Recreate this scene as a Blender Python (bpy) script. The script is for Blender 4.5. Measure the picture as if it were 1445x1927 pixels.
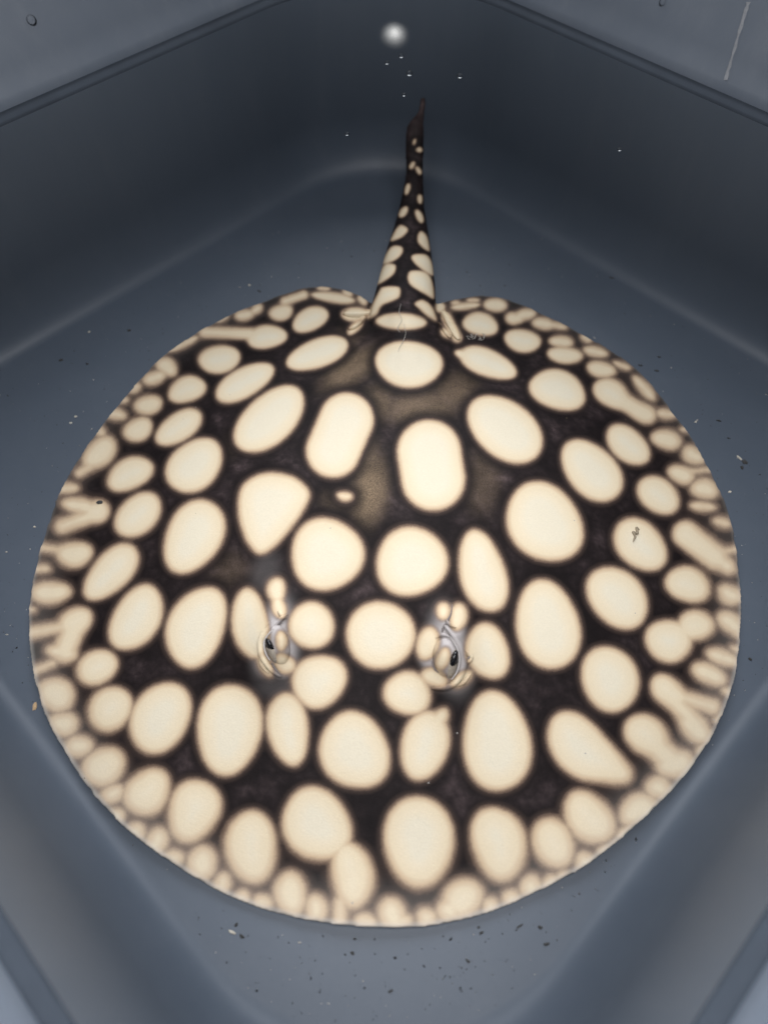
import bpy, bmesh, math, random
import numpy as np
from mathutils import Vector, Matrix
from mathutils.bvhtree import BVHTree

for o in list(bpy.data.objects):
    bpy.data.objects.remove(o)
scene = bpy.context.scene
COL = scene.collection
R = math.radians
rnd = random.Random(7)

# ------------------------------------------------------------------ camera
PW, PH, FPX = 1445.0, 1927.0, 1402.0        # photograph size, focal length in its pixels
CAM_H, CAM_TILT = 0.364, R(32.5)            # metres above the tub floor, tilt from straight down
cam_d = bpy.data.cameras.new('camera')
cam = bpy.data.objects.new('camera', cam_d)
COL.objects.link(cam)
cam.location = (0, 0, CAM_H)
cam.rotation_euler = (CAM_TILT, 0, 0)
cam_d.sensor_fit = 'VERTICAL'
cam_d.sensor_height = 36.0
cam_d.sensor_width = 27.0
cam_d.lens = 36.0 * FPX / PH
cam_d.clip_start = 0.01
cam_d.clip_end = 50
cam_d.dof.use_dof = True
cam_d.dof.focus_distance = 0.40
cam_d.dof.aperture_fstop = 5.6
scene.camera = cam

# ------------------------------------------------------------------ light and exposure
world = bpy.data.worlds.new('World')
scene.world = world
world.use_nodes = True
bg = world.node_tree.nodes['Background']
bg.inputs['Color'].default_value = (0.80, 0.88, 1.0, 1)
bg.inputs['Strength'].default_value = 0.012


def area_light(name, loc, target, sx, sy, power, color, spread=180):
    d = bpy.data.lights.new(name, 'AREA')
    d.shape = 'RECTANGLE'
    d.size, d.size_y, d.energy, d.color = sx, sy, power, color
    o = bpy.data.objects.new(name, d)
    COL.objects.link(o)
    d.spread = R(spread)
    o.location = loc
    o.rotation_euler = (Vector(target) - Vector(loc)).to_track_quat('-Z', 'Y').to_euler()
    return o


area_light('ceiling_lamp', (0.0, -0.14, 1.12), (0.0, -0.10, 0.0), 1.15, 0.75, 8.6, (1.0, 0.98, 0.965), 105)
area_light('far_light', (0.0, 2.2, 1.65), (0.0, 0.0, 0.05), 2.2, 1.6, 135.0, (0.97, 0.985, 1.0))  # soft light added beyond the tub to brighten its near walls
# small light added for a highlight in the far corner of the tub
area_light('highlight_light', (0.03, 0.10, 0.95), (0.0, 0.5, 0.0), 0.05, 0.05, 1.2, (1.0, 0.97, 0.93))

scene.view_settings.view_transform = 'Standard'
scene.view_settings.look = 'None'
scene.view_settings.exposure = 0.22
scene.view_settings.gamma = 1.0
scene.view_settings.use_curve_mapping = False
scene.cycles.use_denoising = True
scene.cycles.use_adaptive_sampling = True
scene.cycles.adaptive_threshold = 0.03
scene.cycles.max_bounces = 5
scene.cycles.diffuse_bounces = 3
scene.cycles.glossy_bounces = 2
scene.cycles.volume_bounces = 0
scene.cycles.caustics_reflective = False
scene.cycles.caustics_refractive = False

# ------------------------------------------------------------------ photo pixel <-> place
CT, ST = math.cos(CAM_TILT), math.sin(CAM_TILT)


def px_dir(x, y):
    x = (np.asarray(x, float) - PW / 2) / FPX
    y = -(np.asarray(y, float) - PH / 2) / FPX
    return np.stack([x, y * CT + ST, y * ST - CT], -1)


def px_at(x, y, z=0.0):
    d = px_dir(x, y)
    t = (np.asarray(z) - CAM_H) / d[..., 2]
    return d[..., 0] * t, d[..., 1] * t


def to_px(p):
    q = np.asarray(p, float) - np.array([0, 0, CAM_H])
    cy = q[:, 1] * CT + q[:, 2] * ST
    cz = -q[:, 1] * ST + q[:, 2] * CT
    return q[:, 0] / -cz * FPX + PW / 2, -cy / -cz * FPX + PH / 2


def smooth(a, b, x):
    t = np.clip((x - a) / (b - a), 0, 1)
    return t * t * (3 - 2 * t)


# ------------------------------------------------------------------ small helpers
def mesh_obj(name, verts, faces, mat, parent=None, smooth_shade=True):
    me = bpy.data.meshes.new(name)
    me.from_pydata([tuple(map(float, v)) for v in verts], [], faces)
    me.update()
    if smooth_shade:
        me.polygons.foreach_set('use_smooth', [True] * len(me.polygons))
    o = bpy.data.objects.new(name, me)
    COL.objects.link(o)
    if mat:
        me.materials.append(mat)
    if parent:
        o.parent = parent
    return o


def tag(o, label=None, cat=None, group=None, kind=None):
    for k, v in (('label', label), ('category', cat), ('group', group), ('kind', kind)):
        if v:
            o[k] = v
    return o


def node_mat(name):
    m = bpy.data.materials.new(name)
    m.use_nodes = True
    nt = m.node_tree
    return m, nt, nt.nodes['Principled BSDF'], nt.nodes['Material Output']


def N(nt, typ, **kw):
    n = nt.nodes.new(typ)
    for k, v in kw.items():
        setattr(n, k, v)
    return n


def ramp(nt, fac, stops, interp='EASE'):
    n = N(nt, 'ShaderNodeValToRGB')
    cr = n.color_ramp
    cr.interpolation = interp
    while len(cr.elements) < len(stops):
        cr.elements.new(0.5)
    for e, (p, c) in zip(cr.elements, stops):
        e.position = p
        e.color = (*c, 1)
    nt.links.new(fac, n.inputs['Fac'])
    return n.outputs['Color']


def mathn(nt, op, a, b=None, c=None):
    n = N(nt, 'ShaderNodeMath', operation=op)
    for i, v in enumerate((a, b, c)):
        if v is None:
            continue
        if isinstance(v, (int, float)):
            n.inputs[i].default_value = v
        else:
            nt.links.new(v, n.inputs[i])
    return n.outputs[0]


def mixc(nt, fac, a, b):
    n = N(nt, 'ShaderNodeMix', data_type='RGBA')
    for s, v in ((n.inputs['Factor'], fac), (n.inputs[6], a), (n.inputs[7], b)):
        if isinstance(v, (int, float)):
            s.default_value = v
        elif isinstance(v, tuple):
            s.default_value = (*v, 1)
        else:
            nt.links.new(v, s)
    return n.outputs[2]


def noise(nt, vec, scale, detail=3, rough=0.55):
    n = N(nt, 'ShaderNodeTexNoise')
    n.inputs['Scale'].default_value = scale
    n.inputs['Detail'].default_value = detail
    n.inputs['Roughness'].default_value = rough
    nt.links.new(vec, n.inputs['Vector'])
    return n.outputs['Fac']


# ------------------------------------------------------------------ materials
def plastic_material(name, base, rough, spec, scuff):
    m, nt, b, out = node_mat(name)
    co = N(nt, 'ShaderNodeTexCoord').outputs['Object']
    big = noise(nt, co, 6.0, 3)
    fine = noise(nt, co, 900.0, 2)
    col = mixc(nt, big, tuple(c * 0.86 for c in base), tuple(c * 1.14 for c in base))
    streak = N(nt, 'ShaderNodeMapping')
    streak.inputs['Scale'].default_value = (1, 1, 0.15)
    nt.links.new(co, streak.inputs['Vector'])
    st = noise(nt, streak.outputs['Vector'], 38.0, 5, 0.7)
    st = mathn(nt, 'MULTIPLY', mathn(nt, 'POWER', st, 4.0), scuff)
    col = mixc(nt, st, col, (0.30, 0.31, 0.33))
    nt.links.new(col, b.inputs['Base Color'])
    rr = mathn(nt, 'MULTIPLY_ADD', big, 0.16, rough - 0.08)
    nt.links.new(rr, b.inputs['Roughness'])
    b.inputs['Specular IOR Level'].default_value = spec
    bp = N(nt, 'ShaderNodeBump')
    bp.inputs['Strength'].default_value = 0.012
    bp.inputs['Distance'].default_value = 0.0006
    nt.links.new(fine, bp.inputs['Height'])
    nt.links.new(bp.outputs['Normal'], b.inputs['Normal'])
    return m


MAT_TUB = plastic_material('grey_plastic', (0.068, 0.085, 0.111), 0.46, 0.34, 0.14)
MAT_TUB_DRY = plastic_material('dry_grey_plastic', (0.074, 0.090, 0.117), 0.42, 0.6, 0.4)


def skin_material():
    m, nt, b, out = node_mat('spotted_skin')
    co = N(nt, 'ShaderNodeTexCoord').outputs['Object']
    at = {}
    for k in ('sd', 'tan', 'grey', 'rim'):
        a = N(nt, 'ShaderNodeAttribute', attribute_name=k)
        at[k] = a.outputs['Fac']
    grain = noise(nt, co, 1500.0, 2, 0.6)
    mid = noise(nt, co, 260.0, 3, 0.6)
    blot = noise(nt, co, 45.0, 4, 0.6)
    # ragged edge: the signed distance to the nearest spot, jittered by fine grain
    s = mathn(nt, 'ADD', at['sd'], mathn(nt, 'MULTIPLY', mathn(nt, 'SUBTRACT', grain, 0.5), 4.5))
    s = mathn(nt, 'ADD', s, mathn(nt, 'MULTIPLY', mathn(nt, 'SUBTRACT', mid, 0.5), 2.5))
    f = N(nt, 'ShaderNodeMapRange')
    f.inputs['From Min'].default_value = -40
    f.inputs['From Max'].default_value = 60
    nt.links.new(s, f.inputs['Value'])
    P = lambda v: (v + 40) / 100
    col = ramp(nt, f.outputs[0], [
        (P(-40), (0.64, 0.58, 0.455)),
        (P(-26), (0.65, 0.565, 0.42)),
        (P(-12), (0.63, 0.53, 0.375)),
        (P(-5), (0.50, 0.375, 0.25)),
        (P(0.5), (0.165, 0.112, 0.080)),
        (P(5), (0.038, 0.026, 0.022)),
        (P(12), (0.0080, 0.0060, 0.0061)),
        (P(30), (0.0060, 0.0047, 0.0051)),
        (P(50), (0.0135, 0.0095, 0.0099)),
    ], 'LINEAR')
    # brown blotches between the spots
    outside = N(nt, 'ShaderNodeMapRange')
    outside.inputs['From Min'].default_value = 5
    outside.inputs['From Max'].default_value = 32
    nt.links.new(at['sd'], outside.inputs['Value'])
    k = mathn(nt, 'MULTIPLY', outside.outputs[0], mathn(nt, 'MULTIPLY', mathn(nt, 'MULTIPLY', mathn(nt, 'POWER', blot, 4.0), 5.0), mathn(nt, 'MULTIPLY', mathn(nt, 'POWER', mid, 1.5), 2.2)))
    col = mixc(nt, mathn(nt, 'MULTIPLY', k, 0.9), col, (0.068, 0.049, 0.050))
    # pale tan patches on the back
    k = mathn(nt, 'MULTIPLY', mathn(nt, 'MULTIPLY', at['tan'], outside.outputs[0]), mathn(nt, 'MULTIPLY', mathn(nt, 'POWER', mathn(nt, 'ADD', grain, blot), 2.0), 0.85))
    col = mixc(nt, k, col, (0.195, 0.140, 0.090))
    # lilac grey bare skin round the eyes
    g0 = N(nt, 'ShaderNodeMapRange')
    g0.inputs['From Min'].default_value = -3
    g0.inputs['From Max'].default_value = 5
    nt.links.new(at['sd'], g0.inputs['Value'])
    k = mathn(nt, 'MULTIPLY', at['grey'], g0.outputs[0])
    col = mixc(nt, k, col, (0.43, 0.40, 0.395))
    # thin pale margin of the fin
    col = mixc(nt, at['rim'], col, (0.72, 0.70, 0.65))
    # fine freckle
    fr = mathn(nt, 'MULTIPLY_ADD', grain, 0.20, 0.90)
    mul = N(nt, 'ShaderNodeMix', data_type='RGBA', blend_type='MULTIPLY')
    mul.inputs['Factor'].default_value = 1.0
    nt.links.new(col, mul.inputs[6])
    cmb = N(nt, 'ShaderNodeCombineColor')
    for i in range(3):
        nt.links.new(fr, cmb.inputs[i])
    nt.links.new(cmb.outputs[0], mul.inputs[7])
    col = mul.outputs[2]
    # stray pale and dark specks of dirt lying on the skin
    vo = N(nt, 'ShaderNodeTexVoronoi')
    vo.inputs['Scale'].default_value = 150.0
    nt.links.new(co, vo.inputs['Vector'])
    sp = N(nt, 'ShaderNodeSeparateColor')
    nt.links.new(vo.outputs['Color'], sp.inputs[0])
    near = mathn(nt, 'LESS_THAN', vo.outputs['Distance'], mathn(nt, 'MULTIPLY_ADD', sp.outputs[2], 0.05, 0.015))
    col = mixc(nt, mathn(nt, 'MULTIPLY', near, mathn(nt, 'GREATER_THAN', sp.outputs[0], 0.95)), col, (0.34, 0.32, 0.30))
    col = mixc(nt, mathn(nt, 'MULTIPLY', near, mathn(nt, 'LESS_THAN', sp.outputs[0], 0.05)), col, (0.10, 0.075, 0.05))
    nt.links.new(col, b.inputs['Base Color'])
    b.inputs['Roughness'].default_value = 0.55
    b.inputs['Specular IOR Level'].default_value = 0.07
    bp = N(nt, 'ShaderNodeBump')
    bp.inputs['Strength'].default_value = 0.22
    bp.inputs['Distance'].default_value = 0.0006
    nt.links.new(mathn(nt, 'ADD', grain, mid), bp.inputs['Height'])
    nt.links.new(bp.outputs['Normal'], b.inputs['Normal'])
    return m


MAT_SKIN = skin_material()


def plain_material(name, c1, c2, scale, rough, spec=0.4, bump=0.0):
    m, nt, b, out = node_mat(name)
    co = N(nt, 'ShaderNodeTexCoord').outputs['Object']
    f = noise(nt, co, scale, 4)
    nt.links.new(mixc(nt, f, c1, c2), b.inputs['Base Color'])
    b.inputs['Roughness'].default_value = rough
    b.inputs['Specular IOR Level'].default_value = spec
    if bump:
        bp = N(nt, 'ShaderNodeBump')
        bp.inputs['Strength'].default_value = bump
        bp.inputs['Distance'].default_value = 0.0005
        nt.links.new(f, bp.inputs['Height'])
        nt.links.new(bp.outputs['Normal'], b.inputs['Normal'])
    return m


MAT_PUPIL = plain_material('black_pupil', (0.003, 0.003, 0.004), (0.006, 0.006, 0.007), 300, 0.12, 0.6)
MAT_IRIS = plain_material('mottled_iris', (0.20, 0.17, 0.14), (0.45, 0.40, 0.33), 900, 0.35, 0.5)
MAT_FOLD = plain_material('pale_grey_fold', (0.36, 0.335, 0.33), (0.52, 0.49, 0.47), 500, 0.5, 0.3, 0.3)
MAT_CREASE = plain_material('dark_crease', (0.10, 0.085, 0.085), (0.20, 0.175, 0.17), 600, 0.6)
MAT_DARKDIRT = plain_material('dark_dirt', (0.02, 0.021, 0.022), (0.06, 0.057, 0.052), 400, 0.8)
MAT_PALEDIRT = plain_material('pale_dirt', (0.42, 0.38, 0.31), (0.62, 0.58, 0.50), 500, 0.7)
MAT_SCUFF = plain_material('scuffed_plastic', (0.11, 0.12, 0.14), (0.20, 0.21, 0.23), 700, 0.7)
MAT_TANDIRT = plain_material('tan_flake', (0.38, 0.24, 0.12), (0.55, 0.40, 0.24), 600, 0.7)


def film_material(name, col, alpha, rough=0.5):
    m, nt, b, out = node_mat(name)
    co = N(nt, 'ShaderNodeTexCoord').outputs['Object']
    f = noise(nt, co, 160.0, 4)
    b.inputs['Base Color'].default_value = (*col, 1)
    b.inputs['Roughness'].default_value = rough
    nt.links.new(mathn(nt, 'MULTIPLY', f, alpha), b.inputs['Alpha'])
    return m


MAT_FILM = film_material('thin_slime', (0.34, 0.32, 0.30), 0.30)


def bubble_material():
    m, nt, b, out = node_mat('bubble_film')
    nt.nodes.remove(b)
    tr = N(nt, 'ShaderNodeBsdfTransparent')
    gl = N(nt, 'ShaderNodeBsdfGlossy')
    gl.inputs['Roughness'].default_value = 0.40
    gl.inputs['Color'].default_value = (0.16, 0.17, 0.18, 1)
    fr = N(nt, 'ShaderNodeFresnel')
    fr.inputs['IOR'].default_value = 1.33
    mx = N(nt, 'ShaderNodeMixShader')
    nt.links.new(fr.outputs[0], mx.inputs[0])
    nt.links.new(tr.outputs[0], mx.inputs[1])
    nt.links.new(gl.outputs[0], mx.inputs[2])
    nt.links.new(mx.outputs[0], out.inputs['Surface'])
    return m


MAT_BUBBLE = bubble_material()

# ------------------------------------------------------------------ the tub
TUB_C = (0.0, 0.2680)
WATER_Z = 0.130


def ring(d, rad, z, n=20):
    """rounded square of half width d and corner radius rad, turned 45 degrees"""
    pts = []
    for q in range(4):
        a0 = q * math.pi / 2
        cx, cy = (d - rad), (d - rad)
        ca, sa = math.cos(a0), math.sin(a0)
        for i in range(n + 1):
            t = (i / n) * math.pi / 2
            x, y = cx + rad * math.cos(t), cy + rad * math.sin(t)
            pts.append((x * ca - y * sa, x * sa + y * ca))
        # points along the straight side after this corner
        x0, y0 = cx, d
        x1, y1 = -cx, d
        for i in range(1, 12):
            t = i / 12
            x, y = x0 + (x1 - x0) * t, y0 + (y1 - y0) * t
            pts.append((x * ca - y * sa, x * sa + y * ca))
    c = math.sqrt(0.5)
    return [(TUB_C[0] + (x - y) * c, TUB_C[1] + (x + y) * c, z) for x, y in pts]


def loft(name, rings, mat, parent, cap_first=False, cap_last=False):
    n = len(rings[0])
    V = [p for r in rings for p in r]
    F = []
    for k in range(len(rings) - 1):
        for i in range(n):
            j = (i + 1) % n
            F.append((k * n + i, k * n + j, (k + 1) * n + j, (k + 1) * n + i))
    if cap_first:
        c = len(V)
        V.append((TUB_C[0], TUB_C[1], rings[0][0][2]))
        F += [(c, (i + 1) % n, i)[::-1] for i in range(n)]
    if cap_last:
        c = len(V)
        V.append((TUB_C[0], TUB_C[1], rings[-1][0][2]))
        b0 = (len(rings) - 1) * n
        F += [(c, b0 + i, b0 + (i + 1) % n) for i in range(n)]
    return mesh_obj(name, V, F, mat, parent)


tub = bpy.data.objects.new('plastic_tub', None)
tub.location = (TUB_C[0], TUB_C[1], 0)
COL.objects.link(tub)
tag(tub, 'dark grey square plastic tub with rounded corners, holding water and the spotted stingray', 'tub')


def unparent_offset(o, parent):
    o.parent = parent
    o.matrix_parent_inverse = Matrix.Translation(-parent.location)


# profile: (half width, corner radius, height)
prof = [(0.002 + 0.230 * k / 24, (0.002 + 0.230 * k / 24) * 0.46, 0.0) for k in range(25)]
for i in range(1, 19):                                   # cove between floor and wall
    a = i / 18 * R(84)
    prof.append((0.232 + 0.0190 * math.sin(a), 0.1067 + 0.0043 * i / 18, 0.044 * (1 - math.cos(a))))
prof += [(0.2512, 0.111, 0.055), (0.2519, 0.111, 0.095), (0.2524, 0.111, 0.120), (0.2526, 0.111, 0.1262)]
rings = [ring(*p) for p in prof]
basin = loft('basin', rings, MAT_TUB, None, cap_first=True)
unparent_offset(basin, tub)
ledge = loft('waterline_ledge', [ring(*p) for p in [(0.2526, 0.111, 0.1262), (0.2530, 0.111, 0.1274), (0.2540, 0.111, 0.1280), (0.2560, 0.111, 0.1283), (0.2572, 0.111, 0.1286), (0.2580, 0.111, 0.1292), (0.2584, 0.111, 0.1302)]],
             plain_material('dark_step_plastic', (0.018, 0.022, 0.029), (0.034, 0.042, 0.055), 30, 0.75, 0.04), None)
unparent_offset(ledge, tub)  # step coloured darker than the walls above and below
ledge['label'] = 'dark waterline step running round the tub'
prof2 = [(0.2584, 0.111, 0.1302), (0.2590, 0.111, 0.1325), (0.2604, 0.111, 0.1355), (0.2630, 0.111, 0.1395), (0.2660, 0.112, 0.146), (0.2705, 0.112, 0.155), (0.284, 0.113, 0.180), (0.303, 0.114, 0.215), (0.326, 0.116, 0.258), (0.330, 0.116, 0.262),
         (0.345, 0.118, 0.263), (0.347, 0.118, 0.260), (0.347, 0.118, 0.249)]
upper = loft('upper_wall', [ring(*p) for p in prof2], MAT_TUB_DRY, None)
unparent_offset(upper, tub)
dg = bpy.context.evaluated_depsgraph_get()
BVH_UP = BVHTree.FromObject(upper, dg)
BVH_LOW = BVHTree.FromObject(basin, dg)

# ------------------------------------------------------------------ the stingray: outline and height
OUT = [(695,577),(680,560),(650,548),(610,541),(570,544),(530,555),(490,569),(450,583),(420,598),(380,620),(345,645),(310,670),(280,698),(250,729),(225,758),(200,788),(180,815),(160,845),(140,880),(120,915),(105,947),(92,985),(80,1015),(68,1060),(59,1100),(54,1140),(54,1180),(57,1220),(62,1260),(70,1300),(80,1335),(92,1368),(115,1405),(135,1440),(160,1478),(185,1508),(215,1540),(250,1573),(290,1603),(330,1631),(370,1656),(410,1679),(450,1696),(500,1715),(550,1728),(600,1738),(640,1743),(700,1747),(750,1749),(800,1746),(850,1738),(900,1725),(950,1708),(1000,1686),(1050,1661),(1100,1633),(1150,1595),(1200,1553),(1250,1505),(1290,1460),(1320,1420),(1345,1380),(1365,1330),(1380,1285),(1390,1230),(1395,1180),(1396,1130),(1392,1080),(1385,1030),(1375,985),(1360,940),(1340,895),(1318,850),(1295,812),(1265,775),(1238,740),(1205,705),(1170,675),(1130,648),(1090,625),(1060,608),(1020,590),(980,573),(940,562),(905,558),(870,563),(840,572),(825,583),(790,596),(760,600),(725,594)]
RIM_Z = 0.0035
BODY_C = np.array([0.003, 0.212])
ox, oy = px_at([p[0] for p in OUT], [p[1] for p in OUT], RIM_Z)
oth = np.arctan2(oy - BODY_C[1], ox - BODY_C[0])
orr = np.hypot(ox - BODY_C[0], oy - BODY_C[1])
o_ = np.argsort(oth)
oth, orr = oth[o_], orr[o_]
TH = np.linspace(-math.pi, math.pi, 1441)
RR = np.interp(TH, np.concatenate([oth - 2 * math.pi, oth, oth + 2 * math.pi]), np.tile(orr, 3))
kern = np.hanning(9); kern /= kern.sum()
RR = np.convolve(np.concatenate([RR[-13:-1], RR, RR[1:13]]), kern, 'same')[12:-12]


def rim_r(th):
    return np.interp(th, TH, RR)


def tail_x(y):
    return np.interp(y, [0.30, 0.40, 0.47, 0.55, 0.60, 0.66], [0.012, 0.0155, 0.0185, 0.026, 0.030, 0.0345])


EYES = {'l': (514, 1213), 'r': (846, 1238)}
EYE_XY = [(-0.0505, 0.1345), (0.0302, 0.1275)]           # refined below


def body_u(x, y):
    th = np.arctan2(y - BODY_C[1], x - BODY_C[0])
    return np.hypot(x - BODY_C[0], y - BODY_C[1]) / rim_r(th), th


def top_z(x, y):
    x, y = np.asarray(x, float), np.asarray(y, float)
    u, th = body_u(x, y)
    uu = np.clip(u, 0, 1)
    z = RIM_Z + 0.043 * (1 - uu ** 2.0) ** 1.45
    # back ridge running into the tail
    rid = np.exp(-((x - tail_x(y)) / 0.021) ** 2) * smooth(0.26, 0.385, y) * 0.0235
    z = z + rid * (1 - smooth(0.97, 1.0, uu) * 0.4)
    # shoulders of the head and the orbits
    for ex, ey in EYE_XY:
        z = z + 0.0085 * np.exp(-(((x - ex) / 0.0135) ** 2 + ((y - ey - 0.006) / 0.021) ** 2))
    # soft lift and ripple of the fin margin
    z = z + smooth(0.80, 1.0, uu) * 0.0012 * (1 + np.sin(11 * th + 0.6)) * 0.8
    return z


def surf(px, py):
    z = np.full(np.shape(px), 0.02)
    for _ in range(40):
        x, y = px_at(px, py, z)
        z = 0.5 * z + 0.5 * top_z(x, y)
    return np.stack([x, y, top_z(x, y)], -1)


for i, k in enumerate(('l', 'r')):
    p = surf(*EYES[k])
    EYE_XY[i] = (float(p[0]), float(p[1]))

# disc: polar grid, top and bottom
NA, NR = 420, 110
ths = np.linspace(-math.pi, math.pi, NA, endpoint=False)
us = np.linspace(0, 1, NR + 1)[1:] ** 0.9
V = []
rr = rim_r(ths)
cx, cy = BODY_C
V.append((cx, cy, float(top_z(cx, cy))))
for u in us:
    x, y = cx + rr * u * np.cos(ths), cy + rr * u * np.sin(ths)
    z = top_z(x, y)
    V += list(zip(x, y, z))
nb = len(V)
V.append((cx, cy, 0.0008))
for u in us[:-1]:
    x, y = cx + rr * u * np.cos(ths), cy + rr * u * np.sin(ths)
    lift = smooth(0.80, 1.0, np.full(NA, u)) * 0.0012 * (1 + np.sin(11 * ths + 0.6)) * 0.8
    V += list(zip(x, y, 0.0008 + lift))
F = []
for i in range(NA):
    j = (i + 1) % NA
    F.append((0, 1 + i, 1 + j))
    for k in range(NR - 1):
        a, b = 1 + k * NA, 1 + (k + 1) * NA
        F.append((a + i, b + i, b + j, a + j))
    F.append((nb, nb + 1 + j, nb + 1 + i))
    for k in range(NR - 2):
        a, b = nb + 1 + k * NA, nb + 1 + (k + 1) * NA
        F.append((a + i, a + j, b + j, b + i))
    a, b = nb + 1 + (NR - 2) * NA, 1 + (NR - 1) * NA
    F.append((a + i, a + j, b + j, b + i))

# tail: rows of (photo y, left x, right x), lofted as a tube
TAIL = [(640, 700, 822), (600, 697, 820), (586, 698, 818.6), (560, 706, 817.5), (538, 712, 816.7), (514, 718, 814), (490, 724, 811), (466, 731, 808), (442.6, 738.6, 804.8), (418, 746, 800.5), (395, 752, 797), (370, 757.5, 796), (347, 762, 795), (323, 765.5, 795), (300, 764.5, 795.3), (275.5, 764, 795.7), (255, 764.5, 796), (240, 766.6, 796), (228, 774, 796), (216, 785.6, 797.4), (205, 790.5, 797.6), (194, 793.8, 797.4)]
tv0 = len(V)
SEG = 28
rows = []
ys = [t[0] for t in TAIL][::-1]
fine_y = np.concatenate([np.linspace(640, 260, 60), np.linspace(255, 188, 24)])
for k, y in enumerate(fine_y):
    L_ = np.interp(y, ys, [t[1] for t in TAIL][::-1])
    R_ = np.interp(y, ys, [t[2] for t in TAIL][::-1])
    zc = np.interp(y, [190, 230, 270, 330, 400, 470, 560, 640], [0.060, 0.052, 0.042, 0.027, 0.0165, 0.0145, 0.0165, 0.0180])   # the tip lifts off over the cove
    xl, yl = px_at(L_, y, zc)
    xr, yr = px_at(R_, y, zc)
    hw = (xr - xl) / 2
    hh = min(hw * np.interp(y, [194, 260, 340, 560, 640], [0.8, 0.62, 0.75, 0.80, 0.75]), zc - 0.0008) * np.interp(y, [575, 640], [1.0, 0.25])
    hw, hh = max(hw + 0.0007, 0.0024), max(hh, 0.0024)        # the fusing below wears thin ends away
    if k == 0:
        hw, hh = hw * 0.3, hh * 0.3
    for i in range(SEG):
        a = 2 * math.pi * i / SEG
        # flattened underneath, gently keeled on top
        ca, sa = math.cos(a), math.sin(a)
        V.append(((xl + xr) / 2 + hw * ca, yl, zc + hh * sa * (1.0 if sa > 0 else 0.8)))
    rows.append(k)
for k in range(len(fine_y) - 1):
    for i in range(SEG):
        j = (i + 1) % SEG
        a, b = tv0 + k * SEG, tv0 + (k + 1) * SEG
        F.append((a + i, a + j, b + j, b + i))
F.append(tuple(tv0 + i for i in range(SEG))[::-1])
F.append(tuple(tv0 + (len(fine_y) - 1) * SEG + i for i in range(SEG)))

raw = mesh_obj('raw', V, F, None)
bm = bmesh.new(); bm.from_mesh(raw.data)
bmesh.ops.recalc_face_normals(bm, faces=bm.faces)
bm.to_mesh(raw.data); bm.free()
md = raw.modifiers.new('fuse', 'REMESH')
md.mode = 'VOXEL'
md.voxel_size = 0.00085
md.use_smooth_shade = True
ms = raw.modifiers.new('soften', 'SMOOTH')
ms.factor = 0.5
ms.iterations = 14
dg = bpy.context.evaluated_depsgraph_get()
dg.update()
body_me = bpy.data.meshes.new_from_object(raw.evaluated_get(dg))
body_me.name = 'body'
bpy.data.objects.remove(raw)
body_me.polygons.foreach_set('use_smooth', [True] * len(body_me.polygons))

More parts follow.
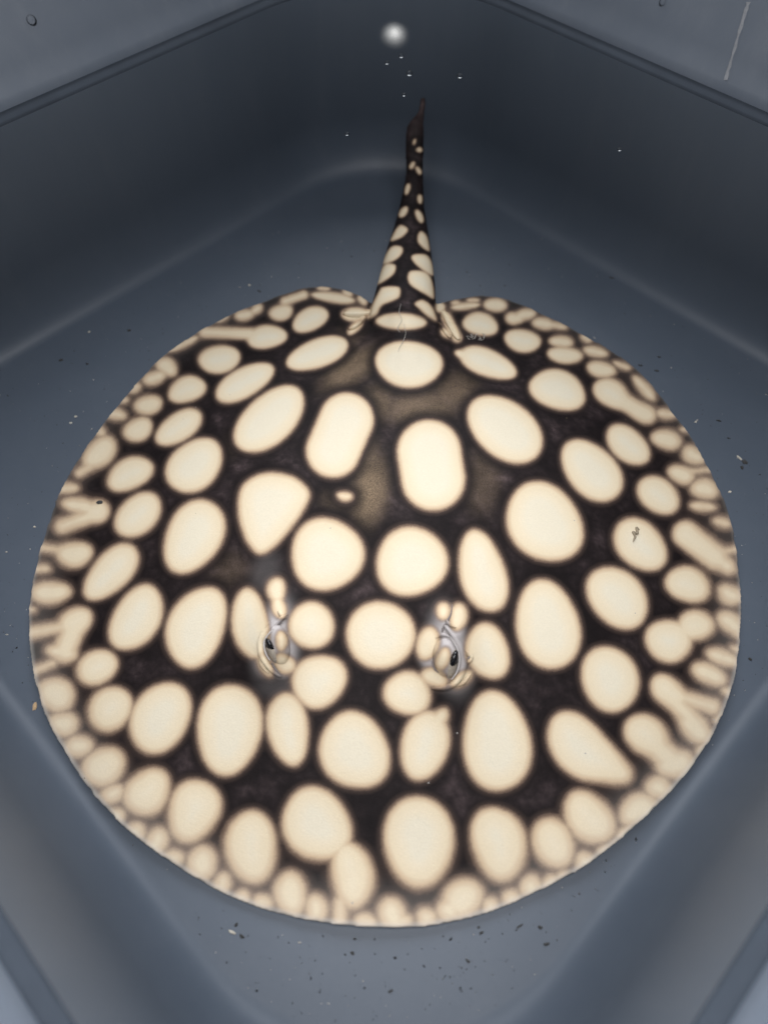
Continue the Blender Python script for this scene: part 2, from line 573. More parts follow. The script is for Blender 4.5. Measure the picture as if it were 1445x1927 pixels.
# ------------------------------------------------------------------ pigment chart (spots, in photo pixels)
# ellipses: centre x, y, half axes, tilt (degrees, clockwise)
SP = [(584,601,37,22,-27),(598,665,61,28,-20),(502,634,38,23,-5),(460,593,20,12,-10),(483,582,14,10,-35),(420,600,14,6,-28),(529,588,24,16,-12),(628,560,42,11,8),(609,543,13,5,3),(654,552,11,7,25),(682,565,12,8,45),(668,591,27,14,-5),(668,616,19,9,-42),
(413,676,41,27,-8),(460,720,61,29,-28),(352,733,38,25,-22),(314,690,24,18,40),(291,711,25,15,-20),(346,647,32,9,-27),(252,730,17,12,-20),(231,752,14,9.5,0),(279,762,29,20,-10),(218,779,23,14,12),(260,808,31,23,-25),(337,804,50,28,-33),(507,789,81,46,-43),
(366,876,60,46,-45),(188,852,40,27,-42),(187,811,17,12,30),(245,892,48,30,-28),(128,919,24,13,-5),(150,952,36,19,10),(182,962,27,24,0),(260,969,52,36,-43),(140,1043,38,26,-5),(80,1070,18,10,-5),(210,1076,66,37,-46),(96,1115,40,24,-4),(59,1147,10,7,0),
(142,1170,36,28,-30),(118,1228,32,18,10),(183,1256,42,34,-25),(107,1307,37,34,20),(257,1163,70,44,-58),(370,1180,81,54,-65),(365,1009,74,54,-60),(615,1043,71,68,-30),(774,1057,68,67,0),(649,934,16,10,10),(769,685,65,44,3),(755,605,49,16,2),(917,683,56,27,22),(875,669,20,11,20),
(950,808,80,54,38),(1049,734,56,37,20),(1113,886,69,47,47),(1181,837,49,31,40),(1238,932,45,33,38),(1024,983,82,67,45),(1204,1025,58,43,43),(1161,1125,68,50,46),(1030,1177,85,62,78),(1147,1278,65,54,65),(908,1077,79,45,76),(716,1195,66,65,0),
(834,1150,18,15,90),(862,1161,28,18,100),(805,1211,34,23,-75),(817,1275,28,19,25),(833,1240,24,15,-70),(917,1226,56,41,75),(868,1278,26,14,-35),(767,1305,47,42,30),(472,1175,69,36,82),(520,1110,25,19,85),(525,1143,24,15,75),(499,1250,27,14,65),(530,1206,21,13,90),(536,1249,24,19,45),(586,1177,46,44,70),(600,1282,54,51,-30),
(432,1372,86,64,-82),(302,1351,73,55,-58),(542,1371,70,41,80),(208,1334,47,41,-45),(667,1413,77,65,70),(799,1402,68,47,-75),(826,1352,24,17,-50),(934,1397,94,67,82),(596,1552,76,63,55),(662,1645,68,41,80),(788,1583,87,69,88),(938,1587,73,53,78),(1040,1585,51,41,65),(1107,1538,59,43,50),
(473,1593,71,51,83),(365,1525,61,52,-70),(278,1490,50,43,-50),(197,1442,43,38,-35),(121,1362,29,25,10),(150,1404,28,22,-5),(214,1493,24,19,-30),(220,1534,17,15,0),(257,1564,19,18,0),(296,1583,29,22,-60),(328,1614,20,17,0),(381,1623,35,29,-80),(419,1662,23,17,-75),(457,1688,15,15,0),(495,1697,20,15,10),
(547,1680,44,32,80),(595,1709,29,22,85),(688,1732,22,14,10),(738,1720,34,27,70),(752,1733,26,16,0),(803,1727,20,20,0),(870,1690,43,37,-40),(846,1712,26,26,0),(922,1705,16,18,0),(962,1690,18,17,0),(999,1670,22,25,0),(1037,1662,17,18,0),(1060,1652,15,15,0),(1100,1621,20,20,0),(1137,1601,16,12,-30),(1158,1590,14,11,-35),
(1200,1523,40,30,-35),(1238,1482,26,23,30),(1175,1565,20,10,-38),(1216,1384,48,38,40),(1270,1438,38,28,-10),(1307,1372,38,24,40),(1258,1302,42,28,35),(1322,1410,15,12,-30),(1352,1352,13,9,-45),(1333,1268,37,21,25),(1358,1237,34,17,18),(1386,1222,14,8,20),(1369,1302,14,9,25),
(1258,1206,46,42,20),(1308,1177,37,31,0),(1294,1100,46,34,22),(1373,1119,28,20,25),(1374,1172,32,20,40),(1388,1185,14,18,0),(1360,1060,30,19,35),(1358,983,20,12,15),(1322,953,27,12,5),(1282,893,28,20,20),(1325,920,30,22,15),(1304,857,26,19,25),(1254,827,31,21,12),(1287,808,10,8,0),
(1150,740,38,27,35),(1210,777,28,19,20),(1253,779,22,12,5),(1131,695,29,17,10),(1120,662,25,12,12),(1063,668,35,17,5),(1056,643,24,13,5),(1103,637,13,9,25),(1170,688,19,8,22),(1212,731,32,13,48),(983,641,36,22,10),(904,610,35,22,13),(932,574,23,14,3),(968,599,19,13,0),(988,592,22,12,-10),(1022,609,23,13,10),(1048,613,21,8,12),(875,576,28,8,-6),(857,570,9,6,0),(890,565,13,5,0),(828,578,10,11,0),(839,627,13,8,40),
(759,399,12,7,-55),(789,407,14,6.5,65),(766.6,355.5,11,5,-75),(790,374.6,9,5,85),(775.4,311,8,4.5,-60),(787.6,321,8.5,4.5,60),(779.7,267,6,3,-70),(789,282,6,5,0)]
# stadium shapes: two ends and a radius
CAPS = [(385,625,470,628,12),(536,567,572,555,9),(652,790,627,848,52),(150,890,170,878,11),(118,990,178,968,17),(78,1030,120,1036,10),(60,1190,130,1178,13),(140,1180,122,1225,24),(60,1265,100,1248,9),(807,850,815,901,61),(640,1700,640,1728,14),(1225,1395,1265,1435,27),(1260,1305,1340,1330,16),(1265,1315,1310,1365,21),(1290,1005,1345,1048,27),(1350,1040,1382,1034,9),(1290,888,1332,884,8),(1150,742,1215,780,18),(840,597,860,635,10)]
POLY = [[(447,960),(452,920),(475,897),(510,888),(550,895),(577,915),(584,935),(570,965),(545,1000),(515,1032),(490,1044),(470,1030),(455,1000)],
[(1028,1385),(1035,1355),(1055,1338),(1085,1340),(1115,1360),(1145,1392),(1172,1422),(1190,1448),(1187,1470),(1165,1478),(1130,1475),(1090,1468),(1055,1445),(1035,1415)],
[(750,540),(721,540),(711,552),(694,586),(692,600),(709,592),(719,575),(745,564),(753,555)],
[(780,571),(793,564),(807,571),(818,586),(821,604),(805,596),(788,581)],
[(743,498),(724,497),(714,514),(707,537),(731,524),(743,512)],
[(767,519),(774,509.5),(798,511),(812,526),(817,561),(802,555),(778,541),(769,531)],
[(755,464),(735,465),(719,496),(743,490),(757,476)],
[(774,483),(783,478),(803,480),(814,497),(815,519),(793,507),(778,493)],
[(764,427),(750,425),(734,453),(755,447),(767,435)],
[(786,443),(793,435),(804,446),(808,473),(788,459)]]
GS = 0.5                                      # chart resolution, cells per photo pixel
GW, GH = int(PW * GS) + 80, int(PH * GS) + 80
SD = np.full((GH, GW), 60.0, np.float32)


def window(x0, x1, y0, y1, m=62):
    i0, i1 = max(int((x0 - m) * GS) + 20, 0), min(int((x1 + m) * GS) + 21, GW)
    j0, j1 = max(int((y0 - m) * GS) + 20, 0), min(int((y1 + m) * GS) + 21, GH)
    X, Y = np.meshgrid((np.arange(i0, i1) - 20) / GS, (np.arange(j0, j1) - 20) / GS)
    return (slice(j0, j1), slice(i0, i1)), X, Y


def merge(sl, d, k=4.0):
    a = SD[sl]
    h = np.clip(0.5 + 0.5 * (a - d) / k, 0, 1)
    SD[sl] = a * (1 - h) + d * h - k * h * (1 - h)


prs = np.random.RandomState(3)
for (x, y, a, b, t) in SP:
    m = max(a, b)
    sl, X, Y = window(x - m, x + m, y - m, y + m)
    c, s = math.cos(R(t)), math.sin(R(t))
    # a slight lopsidedness so that no spot is a clean ellipse
    lop, ph = prs.uniform(0.01, 0.045), prs.uniform(0, 6.28)
    dx, dy = (X - x) * c + (Y - y) * s, -(X - x) * s + (Y - y) * c
    an = np.arctan2(dy / b, dx / a)
    w = 1 + lop * np.cos(3 * an + ph) + 0.6 * lop * np.cos(2 * an - 2 * ph)
    A, B = a * w, b * w
    k0 = np.sqrt((dx / A) ** 2 + (dy / B) ** 2)
    k1 = np.sqrt((dx / A ** 2) ** 2 + (dy / B ** 2) ** 2) + 1e-6
    d = np.where(k0 > 1e-3, k0 * (k0 - 1) / k1, -min(a, b))
    d = np.maximum(d, -min(a, b))
    merge(sl, d)
for (x0, y0, x1, y1, r_) in CAPS:
    sl, X, Y = window(min(x0, x1) - r_, max(x0, x1) + r_, min(y0, y1) - r_, max(y0, y1) + r_)
    vx, vy = x1 - x0, y1 - y0
    t = np.clip(((X - x0) * vx + (Y - y0) * vy) / (vx * vx + vy * vy), 0, 1)
    merge(sl, np.hypot(X - x0 - t * vx, Y - y0 - t * vy) - r_, 7.0)
for P_ in POLY:
    q = np.array(P_, float)
    big = np.ptp(q[:, 1]) > 80
    q2 = []                                   # rounded by Catmull-Rom
    n = len(q)
    for i in range(n):
        p0, p1, p2, p3 = q[i - 1], q[i], q[(i + 1) % n], q[(i + 2) % n]
        for t in (0, 0.25, 0.5, 0.75):
            q2.append(0.5 * ((2 * p1) + (-p0 + p2) * t + (2 * p0 - 5 * p1 + 4 * p2 - p3) * t * t + (-p0 + 3 * p1 - 3 * p2 + p3) * t ** 3))
    q2 = np.array(q2)
    sl, X, Y = window(q[:, 0].min(), q[:, 0].max(), q[:, 1].min(), q[:, 1].max())
    d = np.full(X.shape, 1e9)
    ins = np.zeros(X.shape, bool)
    for i in range(len(q2)):
        (xa, ya), (xb, yb) = q2[i - 1], q2[i]
        vx, vy = xb - xa, yb - ya
        t = np.clip(((X - xa) * vx + (Y - ya) * vy) / (vx * vx + vy * vy + 1e-9), 0, 1)
        d = np.minimum(d, np.hypot(X - xa - t * vx, Y - ya - t * vy))
        cr = ((ya > Y) != (yb > Y)) & (X < (xb - xa) * (Y - ya) / (yb - ya + 1e-9) + xa)
        ins ^= cr
    merge(sl, np.where(ins, -d, d), 3.0)


def ell_mask(x, y, items):
    m = np.zeros(x.shape)
    for (cx_, cy_, a, b, t, s) in items:
        c, sn = math.cos(R(t)), math.sin(R(t))
        dx, dy = (x - cx_) * c + (y - cy_) * sn, -(x - cx_) * sn + (y - cy_) * c
        m = np.maximum(m, s * np.exp(-((dx / a) ** 2 + (dy / b) ** 2) ** 1.5))
    return m


TAN = [(695, 925, 32, 62, 10, 0.95), (690, 880, 26, 60, 0, 0.6), (790, 765, 75, 30, -6, 0.55), (855, 735, 45, 30, -30, 0.5), (660, 695, 60, 26, -35, 0.75), (640, 648, 45, 22, -40, 0.55), (710, 760, 34, 34, 0, 0.5), (905, 905, 36, 60, 0, 0.28), (640, 940, 40, 20, 0, 0.35), (445, 830, 50, 24, -40, 0.16), (930, 1120, 24, 40, 0, 0.1), (430, 1075, 40, 40, 0, 0.2)]
GREY = [(846, 1226, 66, 32, 78, 1.0), (850, 1180, 34, 20, 70, 1.0), (812, 1246, 22, 16, 40, 0.8), (514, 1198, 62, 28, -74, 1.0), (535, 1215, 34, 22, 70, 0.8), (520, 1255, 26, 16, 40, 0.6), (500, 1075, 26, 40, 20, 0.10), (520, 1290, 40, 26, 0, 0.10)]


def paint(me, is_body=True):
    n = len(me.vertices)
    co = np.empty(n * 3, np.float32); me.vertices.foreach_get('co', co)
    co = co.reshape(-1, 3).astype(float)
    no = np.empty(n * 3, np.float32); me.vertices.foreach_get('normal', no)
    no = no.reshape(-1, 3)
    px, py = to_px(co)
    gx = np.clip(px * GS + 20, 0, GW - 1.001); gy = np.clip(py * GS + 20, 0, GH - 1.001)
    i, j = gx.astype(int), gy.astype(int)
    fx, fy = gx - i, gy - j
    sd = (SD[j, i] * (1 - fx) + SD[j, i + 1] * fx) * (1 - fy) + (SD[j + 1, i] * (1 - fx) + SD[j + 1, i + 1] * fx) * fy
    rim = np.zeros(n)
    if is_body:
        u, th = body_u(co[:, 0], co[:, 1])
        on_tail = (np.abs(co[:, 0] - tail_x(co[:, 1])) < 0.026) & (co[:, 1] > 0.365) & (co[:, 2] > 0.006)
        u = np.where((co[:, 1] > 0.43) | on_tail, 0.5, u)
        # the pattern is blurred towards the fin margin
        front = smooth(-0.2, 0.75, -np.sin(th))
        sd = sd / (1 + 0.65 * smooth(0.80, 0.97, u)) - 2.5 * front * smooth(0.86, 1.0, u)
        front = smooth(-0.2, 0.75, -np.sin(th))
        rim = (smooth(0.982, 0.999, u) * (0.08 + 0.35 * front) + 0.09 * smooth(0.88, 0.985, u) * (0.25 + 0.75 * front)) * (u < 1.05)
        under = (no[:, 2] < -0.15) & (co[:, 2] < 0.006)
        sd = np.where(under, -40, sd)
    else:
        sd = np.minimum(sd, 20)
    # the far end of the animal is seen smaller, so its edges are crisper per pixel
    sd = sd * np.interp(py, [200, 540, 600, 750, 1000], [3.4, 2.8, 1.9, 1.35, 1.0]) * np.interp(py, [1200, 1600], [1.0, 0.82])
    for nm, val in (('sd', sd), ('tan', ell_mask(px, py, TAN)), ('grey', ell_mask(px, py, GREY)), ('rim', rim)):
        at = me.attributes.new(nm, 'FLOAT', 'POINT')
        at.data.foreach_set('value', val.astype(np.float32))


paint(body_me)
body_me.materials.clear()
body_me.materials.append(MAT_SKIN)

ray = bpy.data.objects.new('stingray', None)
ray.location = (float(BODY_C[0]), float(BODY_C[1]), 0)
COL.objects.link(ray)
tag(ray, 'round black stingray with large cream spots and slim banded tail on the tub floor', 'stingray')
body = bpy.data.objects.new('body', body_me)
COL.objects.link(body)
unparent_offset(body, ray)


# ------------------------------------------------------------------ eyes, lids, spiracle folds, pelvic fins
def tube(name, pts, radii, mat, parent, seg=10):
    """tapered tube through 3D points, smoothed"""
    q = np.array(pts, float)
    n = len(q)
    t = np.linspace(0, n - 1, (n - 1) * 8 + 1)
    P3, Rr = [], []
    for v in t:
        i = min(int(v), n - 2); f = v - i
        p0, p1, p2, p3 = q[max(i - 1, 0)], q[i], q[i + 1], q[min(i + 2, n - 1)]
        P3.append(0.5 * ((2 * p1) + (-p0 + p2) * f + (2 * p0 - 5 * p1 + 4 * p2 - p3) * f * f + (-p0 + 3 * p1 - 3 * p2 + p3) * f ** 3))
        Rr.append(radii[i] * (1 - f) + radii[i + 1] * f)
    P3 = np.array(P3)
    Vv, Ff = [], []
    for k in range(len(P3)):
        d = P3[min(k + 1, len(P3) - 1)] - P3[max(k - 1, 0)]
        d /= np.linalg.norm(d) + 1e-12
        a = np.cross(d, [0, 0, 1.0]); a /= np.linalg.norm(a) + 1e-12
        b = np.cross(a, d)
        for s in range(seg):
            an = 2 * math.pi * s / seg
            Vv.append(P3[k] + Rr[k] * (a * math.cos(an) + b * math.sin(an)))
    for k in range(len(P3) - 1):
        for s in range(seg):
            s2 = (s + 1) % seg
            Ff.append((k * seg + s, k * seg + s2, (k + 1) * seg + s2, (k + 1) * seg + s))
    Ff.append(tuple(range(seg))[::-1])
    Ff.append(tuple((len(P3) - 1) * seg + s for s in range(seg)))
    o = mesh_obj(name, Vv, Ff, mat)
    return o


def on_body(pts, lift=0.0):
    a = surf([p[0] for p in pts], [p[1] for p in pts])
    a[:, 2] += lift
    return a


def dome(name, px, py, a, b, tilt, h, mat, chart=False, sink=0.001, nr=14, ns=36):
    """low blister on the skin: half axes a, b in photo pixels, height h in metres"""
    c, s = math.cos(R(tilt)), math.sin(R(tilt))
    PX, PY, HH = [px], [py], [h]
    for k in range(1, nr + 1):
        f = k / nr
        for i in range(ns):
            an = 2 * math.pi * i / ns
            u, v = a * f * math.cos(an), b * f * math.sin(an)
            PX.append(px + u * c - v * s); PY.append(py + u * s + v * c)
            HH.append(h * math.sqrt(max(0.0, 1 - f * f)) - (sink if k == nr else 0))
    P3 = surf(np.array(PX), np.array(PY))
    P3[:, 2] += np.array(HH)
    Ff = []
    for i in range(ns):
        j = (i + 1) % ns
        Ff.append((0, 1 + j, 1 + i))
        for k in range(nr - 1):
            p, q = 1 + k * ns, 1 + (k + 1) * ns
            Ff.append((p + i, p + j, q + j, q + i))
    o = mesh_obj(name, P3, Ff, mat)
    bmm = bmesh.new(); bmm.from_mesh(o.data)
    bmesh.ops.recalc_face_normals(bmm, faces=bmm.faces)
    if sum(f.normal.z for f in bmm.faces) < 0:
        bmesh.ops.reverse_faces(bmm, faces=bmm.faces)
    bmm.to_mesh(o.data); bmm.free()
    o.data.polygons.foreach_set('use_smooth', [True] * len(o.data.polygons))
    if chart:
        paint(o.data, False)
    return o


def part(o, parent=ray):
    o.parent = parent
    o.matrix_parent_inverse = Matrix.Translation(-ray.location) if parent is ray else parent.matrix_parent_inverse.copy()
    return o


def sub(o, parent):
    o.parent = parent
    # the parent part sits at its thing's offset: undo both
    o.matrix_parent_inverse = Matrix.Identity(4)
    return o


def fold(name, pts, radii, lift):
    """roll of skin carrying the pigment of the skin it lies on"""
    o = part(tube(name, on_body(pts, lift), radii, MAT_SKIN, ray, 12))
    paint(o.data, False)
    return o


def lid_line(name, pts, radii, lift, mat):
    return part(tube(name, on_body(pts, lift), radii, mat, ray, 8))


# right-hand eye of the picture
e1 = part(dome('eye', 838, 1239, 38, 25, 82, 0.0040, MAT_SKIN, chart=True))
sub(dome('iris', 851, 1250, 29, 11, 104, 0.0046, MAT_IRIS), e1)
sub(dome('pupil', 853, 1246, 23, 9.5, 108, 0.0056, MAT_PUPIL), e1)
fold('eyelid', [(836, 1180), (852, 1198), (864, 1220), (871, 1244), (867, 1268), (855, 1287), (836, 1297), (812, 1298)], [0.0005, 0.0014, 0.0018, 0.0019, 0.0018, 0.0016, 0.0012, 0.0004], 0.0016)
lid_line('lid_margin', [(846, 1204), (858, 1224), (863, 1246), (859, 1268), (848, 1284)], [0.0002, 0.0004, 0.00045, 0.0004, 0.0002], 0.0034, MAT_FOLD)
fold('spiracle_fold', [(860, 1214), (872, 1224), (885, 1238), (878, 1248), (867, 1254)], [0.0004, 0.0010, 0.0013, 0.0010, 0.0004], 0.0008)
lid_line('spiracle_crease', [(885, 1236), (878, 1243), (868, 1248)], [0.0002, 0.00045, 0.0002], 0.0018, MAT_CREASE)
lid_line('spiracle_crease', [(851, 1138), (848, 1156), (841, 1170), (833, 1184), (832, 1192)], [0.00015, 0.0004, 0.0006, 0.0006, 0.0002], 0.0001, MAT_CREASE)
fold('eyelid', [(820, 1202), (832, 1196), (846, 1200)], [0.0003, 0.0010, 0.0003], 0.0010)
fold('spiracle_fold', [(838, 1166), (846, 1176), (858, 1182)], [0.0003, 0.0010, 0.0003], 0.0006)
fold('eyelid', [(858, 1292), (872, 1284), (886, 1268)], [0.0003, 0.0012, 0.0003], 0.0004)
lid_line('lid_crease', [(812, 1244), (818, 1260), (832, 1270)], [0.0002, 0.0004, 0.0002], 0.0003, MAT_CREASE)
# left-hand eye of the picture
e2 = part(dome('eye', 524, 1213, 40, 22, 78, 0.0040, MAT_SKIN, chart=True))
sub(dome('iris', 511, 1225, 26, 9, 66, 0.0044, MAT_IRIS), e2)
sub(dome('pupil', 509, 1219, 18, 8.5, 62, 0.0054, MAT_PUPIL), e2)
fold('eyelid', [(542, 1158), (528, 1168), (512, 1182), (499, 1196), (492, 1212), (494, 1234), (504, 1252), (517, 1267), (530, 1276)], [0.0004, 0.0011, 0.0015, 0.0018, 0.0018, 0.0017, 0.0015, 0.0011, 0.0004], 0.0014)
lid_line('lid_margin', [(518, 1188), (506, 1200), (499, 1215), (502, 1234), (510, 1248)], [0.0002, 0.0004, 0.00045, 0.0004, 0.0002], 0.0032, MAT_FOLD)
lid_line('spiracle_crease', [(541, 1157), (529, 1172), (520, 1182), (508, 1192)], [0.0002, 0.0005, 0.0005, 0.0002], 0.0016, MAT_CREASE)
fold('eyelid', [(500, 1186), (508, 1176), (520, 1168)], [0.0003, 0.0011, 0.0003], 0.0008)
fold('eyelid', [(486, 1230), (494, 1252), (506, 1268)], [0.0003, 0.0012, 0.0003], 0.0004)
fold('spiracle_fold', [(524, 1150), (532, 1160), (541, 1164)], [0.0005, 0.0014, 0.0005], 0.0006)
lid_line('lid_crease', [(512, 1250), (520, 1262), (531, 1275)], [0.0002, 0.0005, 0.0002], 0.0016, MAT_CREASE)


def fin(name, pts_px, width_px, lift, sign):
    """small pelvic fin: a curled lobe hugging the tail root"""
    q = on_body(pts_px, 0)
    n = len(q)
    Vv, Ff = [], []
    M = 13
    for k in range(n):
        d = q[min(k + 1, n - 1)] - q[max(k - 1, 0)]
        d /= np.linalg.norm(d)
        a = np.array([d[1], -d[0], 0]) * sign
        w = width_px[k] * 0.00036
        for i in range(M):
            t = i / (M - 1)
            curl = math.sin(t * math.pi) * 0.45 + 0.18 * math.sin(t * math.pi * 3)
            Vv.append(q[k] + a * w * (t - 0.5) + np.array([0, 0, lift[k] * curl + 0.0006]))
    for k in range(n - 1):
        for i in range(M - 1):
            Ff.append((k * M + i, k * M + i + 1, (k + 1) * M + i + 1, (k + 1) * M + i))
    o = mesh_obj(name, Vv, Ff, MAT_SKIN)
    bmm = bmesh.new(); bmm.from_mesh(o.data)
    if sum(f.normal.z for f in bmm.faces) < 0:
        bmesh.ops.reverse_faces(bmm, faces=bmm.faces)
    bmm.to_mesh(o.data); bmm.free()
    o.data.polygons.foreach_set('use_smooth', [True] * len(o.data.polygons))
    sm = o.modifiers.new('thick', 'SOLIDIFY'); sm.thickness = 0.0012
    ss = o.modifiers.new('soft', 'SUBSURF'); ss.levels = ss.render_levels = 1
    paint(o.data, False)
    return o


part(fin('pelvic_fin', [(645, 590), (660, 592), (676, 592), (690, 592), (700, 588)], [14, 26, 28, 22, 10], [0.003, 0.006, 0.007, 0.006, 0.002], 1))
part(fin('pelvic_fin', [(655, 622), (664, 617), (676, 608), (688, 597)], [8, 20, 18, 8], [0.002, 0.005, 0.005, 0.003], 1))
part(fin('pelvic_fin', [(832, 586), (840, 600), (850, 618), (858, 632), (863, 641)], [10, 18, 22, 20, 8], [0.003, 0.006, 0.007, 0.005, 0.002], 1))
part(fin('pelvic_fin', [(824, 606), (834, 618), (842, 630), (848, 638)], [6, 14, 16, 8], [0.002, 0.005, 0.005, 0.002], 1))

# ------------------------------------------------------------------ dirt on the floor and on the skin
def flake_mesh(name, length, width, mat, seed, thick=0.0006):
    r = random.Random(seed)
    bmm = bmesh.new()
    n = 9
    top, bot = [], []
    for i in range(n):
        a = 2 * math.pi * i / n
        k = r.uniform(0.6, 1.15)
        x, y = length / 2 * math.cos(a) * k, width / 2 * math.sin(a) * k
        top.append(bmm.verts.new((x, y, thick * r.uniform(0.7, 1.3))))
        bot.append(bmm.verts.new((x * 1.05, y * 1.05, 0)))
    c = bmm.verts.new((0, 0, thick * 1.7))
    for i in range(n):
        j = (i + 1) % n
        bmm.faces.new((c, top[i], top[j]))
        bmm.faces.new((top[i], bot[i], bot[j], top[j]))
    me = bpy.data.meshes.new(name)
    bmm.to_mesh(me); bmm.free()
    me.materials.append(mat)
    return me


def flake(name, px, py, length_px, width_px, ang, mat, label, cat, group=None, seed=0, z=None, bodyrest=False):
    p = surf(px, py) if bodyrest else np.array([*px_at(px, py, 0.0), 0.0])
    sc = np.linalg.norm(p - np.array([0, 0, CAM_H])) / FPX
    me = flake_mesh(name, length_px * sc, width_px * sc, mat, seed)
    o = bpy.data.objects.new(name, me)
    COL.objects.link(o)
    o.location = (p[0], p[1], p[2] - 0.0002)
    o.rotation_euler = (0, 0, R(-ang))
    return tag(o, label, cat, group)


G1 = 'dark dirt flakes on the tub floor'
D1 = 'small dark dirt flake on the tub floor'
for i, (x, y, l, w, a) in enumerate([(455, 1762, 15, 10, 30), (445, 1740, 14, 9, -60), (978, 1742, 18, 6, -28), (1015, 1745, 13, 11, 20), (905, 1755, 14, 8, -30), (900, 1745, 10, 6, -20), (1028, 1776, 16, 9, -15), (880, 1808, 13, 9, 40), (735, 1865, 17, 9, -25), (663, 1793, 12, 10, 50), (668, 1767, 9, 7, 0), (1292, 588, 18, 8, -25), (1205, 688, 13, 6, 15), (1235, 698, 13, 6, 15), (1400, 870, 18, 16, 50), (1395, 880, 8, 14, 10), (243, 622, 12, 8, 10), (115, 678, 12, 8, -20), (1150, 523, 16, 6, 20), (1258, 422, 16, 7, 20), (275, 1662, 26, 7, -25), (1352, 792, 14, 5, 20), (1370, 825, 10, 5, 15), (1318, 1482, 7, 7, 0), (1345, 1480, 6, 5, 0), (1197, 1630, 8, 8, 0), (1410, 1240, 10, 8, 40), (488, 548, 16, 7, 35), (165, 685, 8, 6, 0), (1240, 672, 12, 6, 30)]):
    zone = 'before the stingray snout' if y > 1600 else ('behind the stingray tail root' if y < 700 else 'beside the stingray fin edge')
    flake('dirt_flake', x, y, l * 0.66, w * 0.52, a, MAT_DARKDIRT, D1 + ' ' + zone, 'dirt flake', G1 + ' ' + zone, seed=20 + i)
G2 = 'pale crumbs on the tub floor'
D2 = 'tiny pale crumb on the tub floor'
for i, (x, y, l, w, a) in enumerate([(438, 1755, 16, 5, 20), (143, 784, 6, 4, 0), (1372, 926, 6, 5, 0), (1308, 794, 5, 5, 0), (1336, 1538, 9, 4, -60), (1390, 862, 12, 5, 60), (470, 537, 5, 4, 0), (168, 625, 5, 4, 30), (134, 796, 5, 4, 0), (66, 992, 5, 4, 0)]):
    zone = 'before the stingray snout' if y > 1600 else ('behind the stingray tail root' if y < 700 else 'beside the stingray fin edge')
    flake('crumb', x, y, l, w, a, MAT_PALEDIRT, D2 + ' ' + zone, 'crumb', G2 + ' ' + zone, seed=60 + i)
flake('food_flake', 66, 1330, 16, 7, 85, MAT_TANDIRT, 'tan food flake on the floor beside the fin margin', 'food flake', seed=91)
flake('dirt_flake', 189, 946, 13, 8, 10, MAT_DARKDIRT, 'black dirt flake stuck on a cream blotch at the fin margin', 'dirt flake', seed=92, bodyrest=True)
# wisps of brown waste on the skin
wb = tube('waste_wisp', on_body([(1190, 1020), (1194, 1010), (1190, 1002), (1198, 1004), (1197, 994), (1202, 998)], 0.0004), [0.0002, 0.0007, 0.0006, 0.0008, 0.0007, 0.0002], plain_material('brown_waste', (0.13, 0.10, 0.06), (0.40, 0.34, 0.25), 1500, 0.8), None, 6)
tag(wb, 'brown waste wisp lying across a cream spot on the outer fin', 'waste wisp')
MAT_THREAD = plain_material('slime_thread', (0.30, 0.28, 0.25), (0.45, 0.42, 0.38), 800, 0.6)
pts = []
r2 = random.Random(5)
for i in range(26):
    pts.append((878 + i * 1.5 + r2.uniform(-5, 5), 634 + r2.uniform(-7, 7)))
tag(tube('slime_tangle', on_body(pts, 0.0006), [0.00012] * 26, MAT_THREAD, None, 5), 'tangled pale slime threads on black skin beside the tail root', 'slime')
tag(tube('slime_strand', on_body([(754, 575), (751, 590), (756, 605), (748, 620), (752, 628)], 0.0012), [0.0001, 0.00018, 0.00012, 0.00018, 0.00008], MAT_THREAD, None, 5), 'short pale slime strand hanging across the spot at the tail root', 'slime')
tag(tube('slime_strand', on_body([(760, 612), (763, 630), (758, 645), (752, 655), (749, 664)], 0.0009), [0.0001, 0.00013, 0.00018, 0.00013, 0.00008], MAT_THREAD, None, 5), 'bent slime strand on the rim of the widest spot before the tail', 'slime')

# fine silt: far too many grains to count
sv, sf = [], []
r3 = random.Random(11)
cnt = 0
while cnt < 900:
    x, y = r3.uniform(0, PW), r3.uniform(430, PH)
    wx, wy = px_at(x, y, 0.0)
    u, _ = body_u(wx, wy)
    lx, ly = (wx - TUB_C[0]), (wy - TUB_C[1])
    if u < 1.01 or abs(lx) + abs(ly) > 0.232 * 1.414:
        continue
    cnt += 1
    s = r3.uniform(0.00012, 0.00042) * (1.6 if r3.random() < 0.12 else 1)
    el = r3.uniform(1, 2.2); a = r3.uniform(0, 3.14)
    b0 = len(sv)
    for (dx, dy, dz) in ((1, 0, 0), (0, 1, 0), (-1, 0, 0), (0, -1, 0), (0, 0, 1)):
        X, Y = dx * s * el, dy * s
        sv.append((wx + X * math.cos(a) - Y * math.sin(a), wy + X * math.sin(a) + Y * math.cos(a), -0.0001 + dz * s))
    for i in range(4):
        sf.append((b0 + i, b0 + (i + 1) % 4, b0 + 4))
m_, nt_, b_, o__ = node_mat('silt')
gi = N(nt_, 'ShaderNodeNewGeometry')
nt_.links.new(ramp(nt_, gi.outputs['Random Per Island'], [(0.0, (0.015, 0.016, 0.017)), (0.70, (0.03, 0.03, 0.03)), (0.82, (0.25, 0.24, 0.22)), (1.0, (0.5, 0.47, 0.42))], 'LINEAR'), b_.inputs['Base Color'])
tag(mesh_obj('silt', sv, sf, m_, None, False), 'fine dark and pale silt grains scattered over the tub floor', 'silt', kind='stuff')


# ------------------------------------------------------------------ scuffs on the tub, bubbles and drops
def cast(bvh, x, y):
    d = Vector(px_dir(x, y)).normalized()
    return bvh.ray_cast(Vector((0, 0, CAM_H)), d)


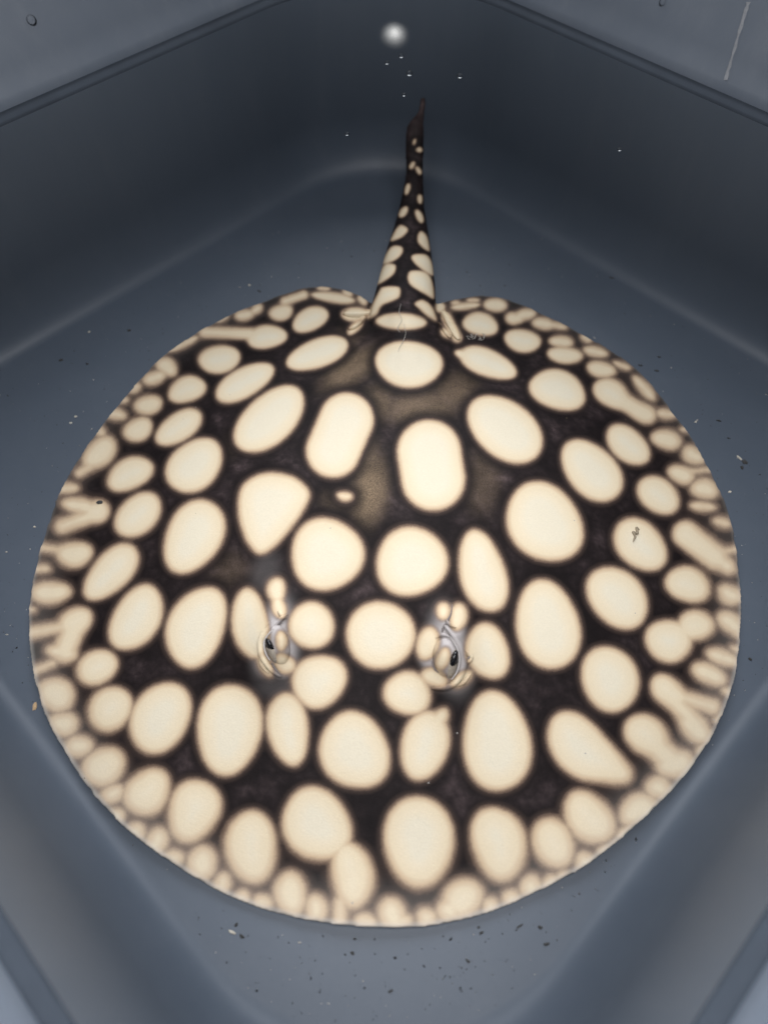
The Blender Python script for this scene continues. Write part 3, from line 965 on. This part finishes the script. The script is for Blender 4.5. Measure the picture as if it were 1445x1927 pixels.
def scuff(pts, widths, seed):
    r = random.Random(seed)
    Vv, Ff = [], []
    L = []
    for k in range(len(pts) - 1):
        for i in range(10):
            t = i / 10
            L.append((pts[k][0] + (pts[k + 1][0] - pts[k][0]) * t, pts[k][1] + (pts[k + 1][1] - pts[k][1]) * t, widths[k] + (widths[k + 1] - widths[k]) * t))
    for x, y, w in L:
        for s in (-1, 1):
            h = cast(BVH_UP, x + s * w * r.uniform(0.4, 1.0), y)
            if h[0] is None:
                return None
            Vv.append(h[0] + (h[1] if h[1].dot(Vector(px_dir(x, y))) < 0 else -h[1]) * 0.0004)
    for k in range(len(L) - 1):
        Ff.append((2 * k, 2 * k + 1, 2 * k + 3, 2 * k + 2))
    o = mesh_obj('scuff', Vv, Ff, MAT_SCUFF)
    unparent_offset(o, tub)
    return o


scuff([(1408, 4), (1388, 70), (1362, 160)], [5, 4, 4], 2)

bub = bmesh.new()
bmesh.ops.create_uvsphere(bub, u_segments=16, v_segments=10, radius=1.0)
bub_me = bpy.data.meshes.new('bubble'); bub.to_mesh(bub_me); bub.free()
bub_me.polygons.foreach_set('use_smooth', [True] * len(bub_me.polygons))
bub_me.materials.append(MAT_BUBBLE)
for (x, y, r_) in [(168, 132, 3.5), (755, 105, 4), (770, 138, 5), (728, 118, 3.5), (760, 178, 3.5), (865, 143, 4.5), (1165, 281, 3.5), (653, 252, 3.5)]:
    wx, wy = px_at(x, y, WATER_Z)
    o = bpy.data.objects.new('bubble', bub_me)
    COL.objects.link(o)
    s = r_ * math.dist((wx, wy, WATER_Z), (0, 0, CAM_H)) / FPX
    o.scale = (s, s, s * 0.75)
    o.location = (wx, wy, WATER_Z)
    tag(o, 'tiny clear bubble floating on the water over the far corner', 'bubble', 'bubbles on the water')
# lamp glint painted as a pale patch: opaque in the middle, thinning outwards
gm, nt, b, out = node_mat('pale_glint')
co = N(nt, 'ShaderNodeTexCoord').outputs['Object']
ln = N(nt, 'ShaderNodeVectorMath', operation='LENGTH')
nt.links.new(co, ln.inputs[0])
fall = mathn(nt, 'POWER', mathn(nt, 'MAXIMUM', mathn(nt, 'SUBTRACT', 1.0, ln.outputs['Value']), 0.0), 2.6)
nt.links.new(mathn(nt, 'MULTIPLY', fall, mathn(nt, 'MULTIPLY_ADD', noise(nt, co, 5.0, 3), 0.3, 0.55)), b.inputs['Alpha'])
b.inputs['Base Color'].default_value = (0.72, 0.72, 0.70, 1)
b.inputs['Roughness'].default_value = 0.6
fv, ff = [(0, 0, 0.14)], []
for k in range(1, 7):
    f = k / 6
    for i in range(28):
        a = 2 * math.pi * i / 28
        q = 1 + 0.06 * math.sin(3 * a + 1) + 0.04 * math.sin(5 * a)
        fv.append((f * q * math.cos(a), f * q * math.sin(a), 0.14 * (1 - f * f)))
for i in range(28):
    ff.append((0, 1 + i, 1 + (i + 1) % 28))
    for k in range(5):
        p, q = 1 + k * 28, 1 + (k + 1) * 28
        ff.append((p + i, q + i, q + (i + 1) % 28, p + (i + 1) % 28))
o = mesh_obj('glint_patch', fv, ff, gm)
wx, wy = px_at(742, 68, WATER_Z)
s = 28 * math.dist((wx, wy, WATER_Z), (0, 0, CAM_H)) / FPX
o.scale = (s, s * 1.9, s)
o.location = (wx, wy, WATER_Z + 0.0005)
tag(o, 'small soft white painted lamp glint on the water in the far corner', 'foam')
for (x, y, r_) in [(60, 38, 7), (1246, 4, 5), (68, 1781, 8), (1188, 1846, 9), (1260, 1893, 9)]:
    h = cast(BVH_UP, x, y)
    if h[0] is None:
        continue
    o = bpy.data.objects.new('water_drop', bub_me)
    COL.objects.link(o)
    s = r_ * h[3] / FPX
    o.scale = (s, s, s * 0.6)
    o.rotation_euler = h[1].to_track_quat('Z', 'Y').to_euler()
    o.location = h[0]
    tag(o, 'clear water drop clinging to the tub wall above the waterline', 'water drop', 'drops on the tub wall')


# ------------------------------------------------------------------ the water: a closed body of clear, faintly cloudy water
wm = bpy.data.materials.new('clear_water'); wm.use_nodes = True
nt = wm.node_tree
nt.nodes.remove(nt.nodes['Principled BSDF'])
pv = N(nt, 'ShaderNodeVolumeAbsorption')
pv.inputs['Color'].default_value = (0.26, 0.28, 0.32, 1)
pv.inputs['Density'].default_value = 3.2
nt.links.new(pv.outputs[0], nt.nodes['Material Output'].inputs['Volume'])
wring = [ring(0.2560, 0.111, z) for z in (-0.003, WATER_Z)]
water = loft('water', wring, wm, None, cap_first=True, cap_last=True)
tag(water, 'shallow clear water filling the grey tub', 'water', kind='structure')
